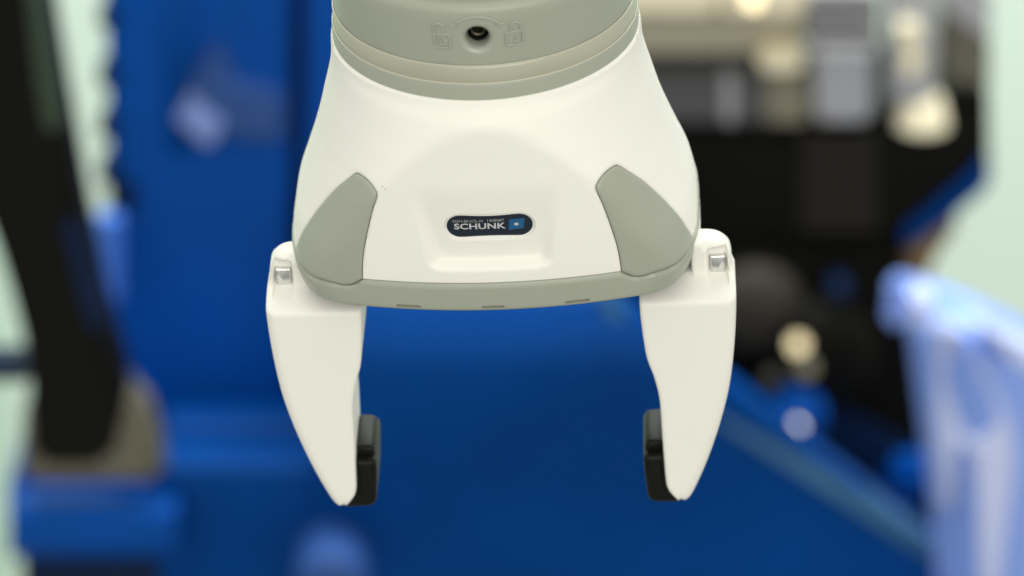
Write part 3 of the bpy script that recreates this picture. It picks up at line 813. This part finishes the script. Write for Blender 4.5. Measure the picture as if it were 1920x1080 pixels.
# shiny blue cover lower right, its light streaks laid on as pale plates
Yp = 2.05
cv = thing('highlit_blue_cover', 'shiny blue curved machine cover with painted pale light streaks in the lower right corner against the pale wall', 'machine cover', (at(1850, 1080, Yp).x, Yp, at(1850, 1080, Yp).z))
SHELL_LEFT = [(520, 1692), (560, 1700), (620, 1706), (700, 1716), (800, 1728), (900, 1742), (1000, 1752), (1160, 1760)]
def cover_shell():
    bm = bmesh.new(); rows = []
    left = SHELL_LEFT
    top = lambda x: 520 + max(0, x - 1700) * 0.62
    n = 24
    for i in range(22):
        t = i / 21; row = []
        for k in range(n + 1):
            s = k / n
            xl = np.interp(525 + 635 * t, [p[0] for p in left], [p[1] for p in left]); x = xl + (1990 - xl) * s
            y0 = 525 + 125 * s ** 1.2; py = y0 + (1160 - y0) * t
            Y = Yp + 0.10 - 0.10 * math.sin(math.pi * (0.12 + 0.76 * s)) + 0.05 * max(0, 0.12 - t) / 0.12
            row.append(at(x, py, Y))
        rows.append(row)
    f = [[bm.verts.new(p) for p in r] for r in rows]; b = [[bm.verts.new(p + Vector((0, 0.012, 0))) for p in r] for r in rows]
    R_ = len(rows)
    for i in range(R_ - 1):
        for k in range(n):
            bm.faces.new((f[i][k], f[i][k + 1], f[i + 1][k + 1], f[i + 1][k])); bm.faces.new((b[i][k], b[i + 1][k], b[i + 1][k + 1], b[i][k + 1]))
        bm.faces.new((f[i][0], f[i + 1][0], b[i + 1][0], b[i][0])); bm.faces.new((f[i][n], b[i][n], b[i + 1][n], f[i + 1][n]))
    for k in range(n):
        bm.faces.new((f[0][k], b[0][k], b[0][k + 1], f[0][k + 1])); bm.faces.new((f[-1][k], f[-1][k + 1], b[-1][k + 1], b[-1][k]))
    return from_bm('cover_shell', bm, M['midblue'], None, 40)
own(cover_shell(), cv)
def on_shell(px, py, lift=0.006):
    xl = np.interp(py, [p[0] for p in SHELL_LEFT], [p[1] for p in SHELL_LEFT]); q = (px - xl) / (1990 - xl)
    return (px, py, Yp + 0.10 - 0.10 * math.sin(math.pi * (0.12 + 0.76 * q)) - lift)
own(solid('light_streak', [on_shell(*p) for p in [(1756, 610), (1790, 616), (1850, 690), (1893, 780), (1905, 860), (1895, 960), (1872, 1160), (1842, 1160), (1836, 1000), (1828, 850), (1800, 836), (1796, 900), (1788, 960), (1766, 960), (1752, 830), (1756, 700)]], Yp, 0.02, M['paleblue'], None, 0.003), cv)  # reflected streaks painted as one pale plate
own(solid('upper_light_streak', [on_shell(*p) for p in [(1812, 600), (1860, 622), (1960, 665), (1960, 730), (1890, 670)]], Yp, 0.02, M['paleblue'], None, 0.003), cv)  # upper reflection, likewise painted pale
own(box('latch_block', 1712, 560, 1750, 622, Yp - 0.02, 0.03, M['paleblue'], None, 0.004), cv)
own(solid('latch_arm', [(1668, 530), (1700, 520), (1704, 600), (1690, 622), (1660, 612)], Yp - 0.005, 0.012, M['midblue'], None, 0.003), cv)

# stands carrying the machines on the floor below the picture
def stand(t, x0, x1, y0, y1, z1, m):
    bm = bmesh.new(); bmesh.ops.create_cube(bm, size=1, matrix=Matrix.Translation(((x0 + x1) / 2, (y0 + y1) / 2, z1 / 2)) @ Matrix.Diagonal((x1 - x0, y1 - y0, z1, 1)))
    bmesh.ops.bevel(bm, geom=list(bm.edges), offset=0.006, segments=2, affect='EDGES')
    own(from_bm('stand', bm, m, None, 40), t)
def px_x(px, Y): return at(px, 1080, Y).x
def px_z(py, Y): return at(960, py, Y).z
stand(bs, px_x(60, Yb), px_x(690, Yb), Yb + 0.035, Yb + 0.16, px_z(1120, Yb + .05), M['blue2'])
stand(cab, px_x(230, Yc), px_x(740, Yc), Yc + 0.012, Yc + 0.085, px_z(842, Yc), M['blue2'])
stand(gd, px_x(720, Yg), px_x(1700, Yg), Yg + 0.026, Yg + 0.06, px_z(1150, Yg + .02), M['blue2'])
stand(dr, px_x(1180, Ym), px_x(1540, Ym), Ym + 0.12, Ym + 0.2, px_z(560, Ym + .15), M['black'])
stand(mo, px_x(1150, Yn), px_x(1735, Yn), Yn + 0.03, Yn + 0.09, px_z(1074, Yn + .03), M['black'])
stand(cv, px_x(1775, Yp), px_x(1980, Yp), Yp + 0.075, Yp + 0.11, px_z(1150, Yp + .08), M['midblue'])
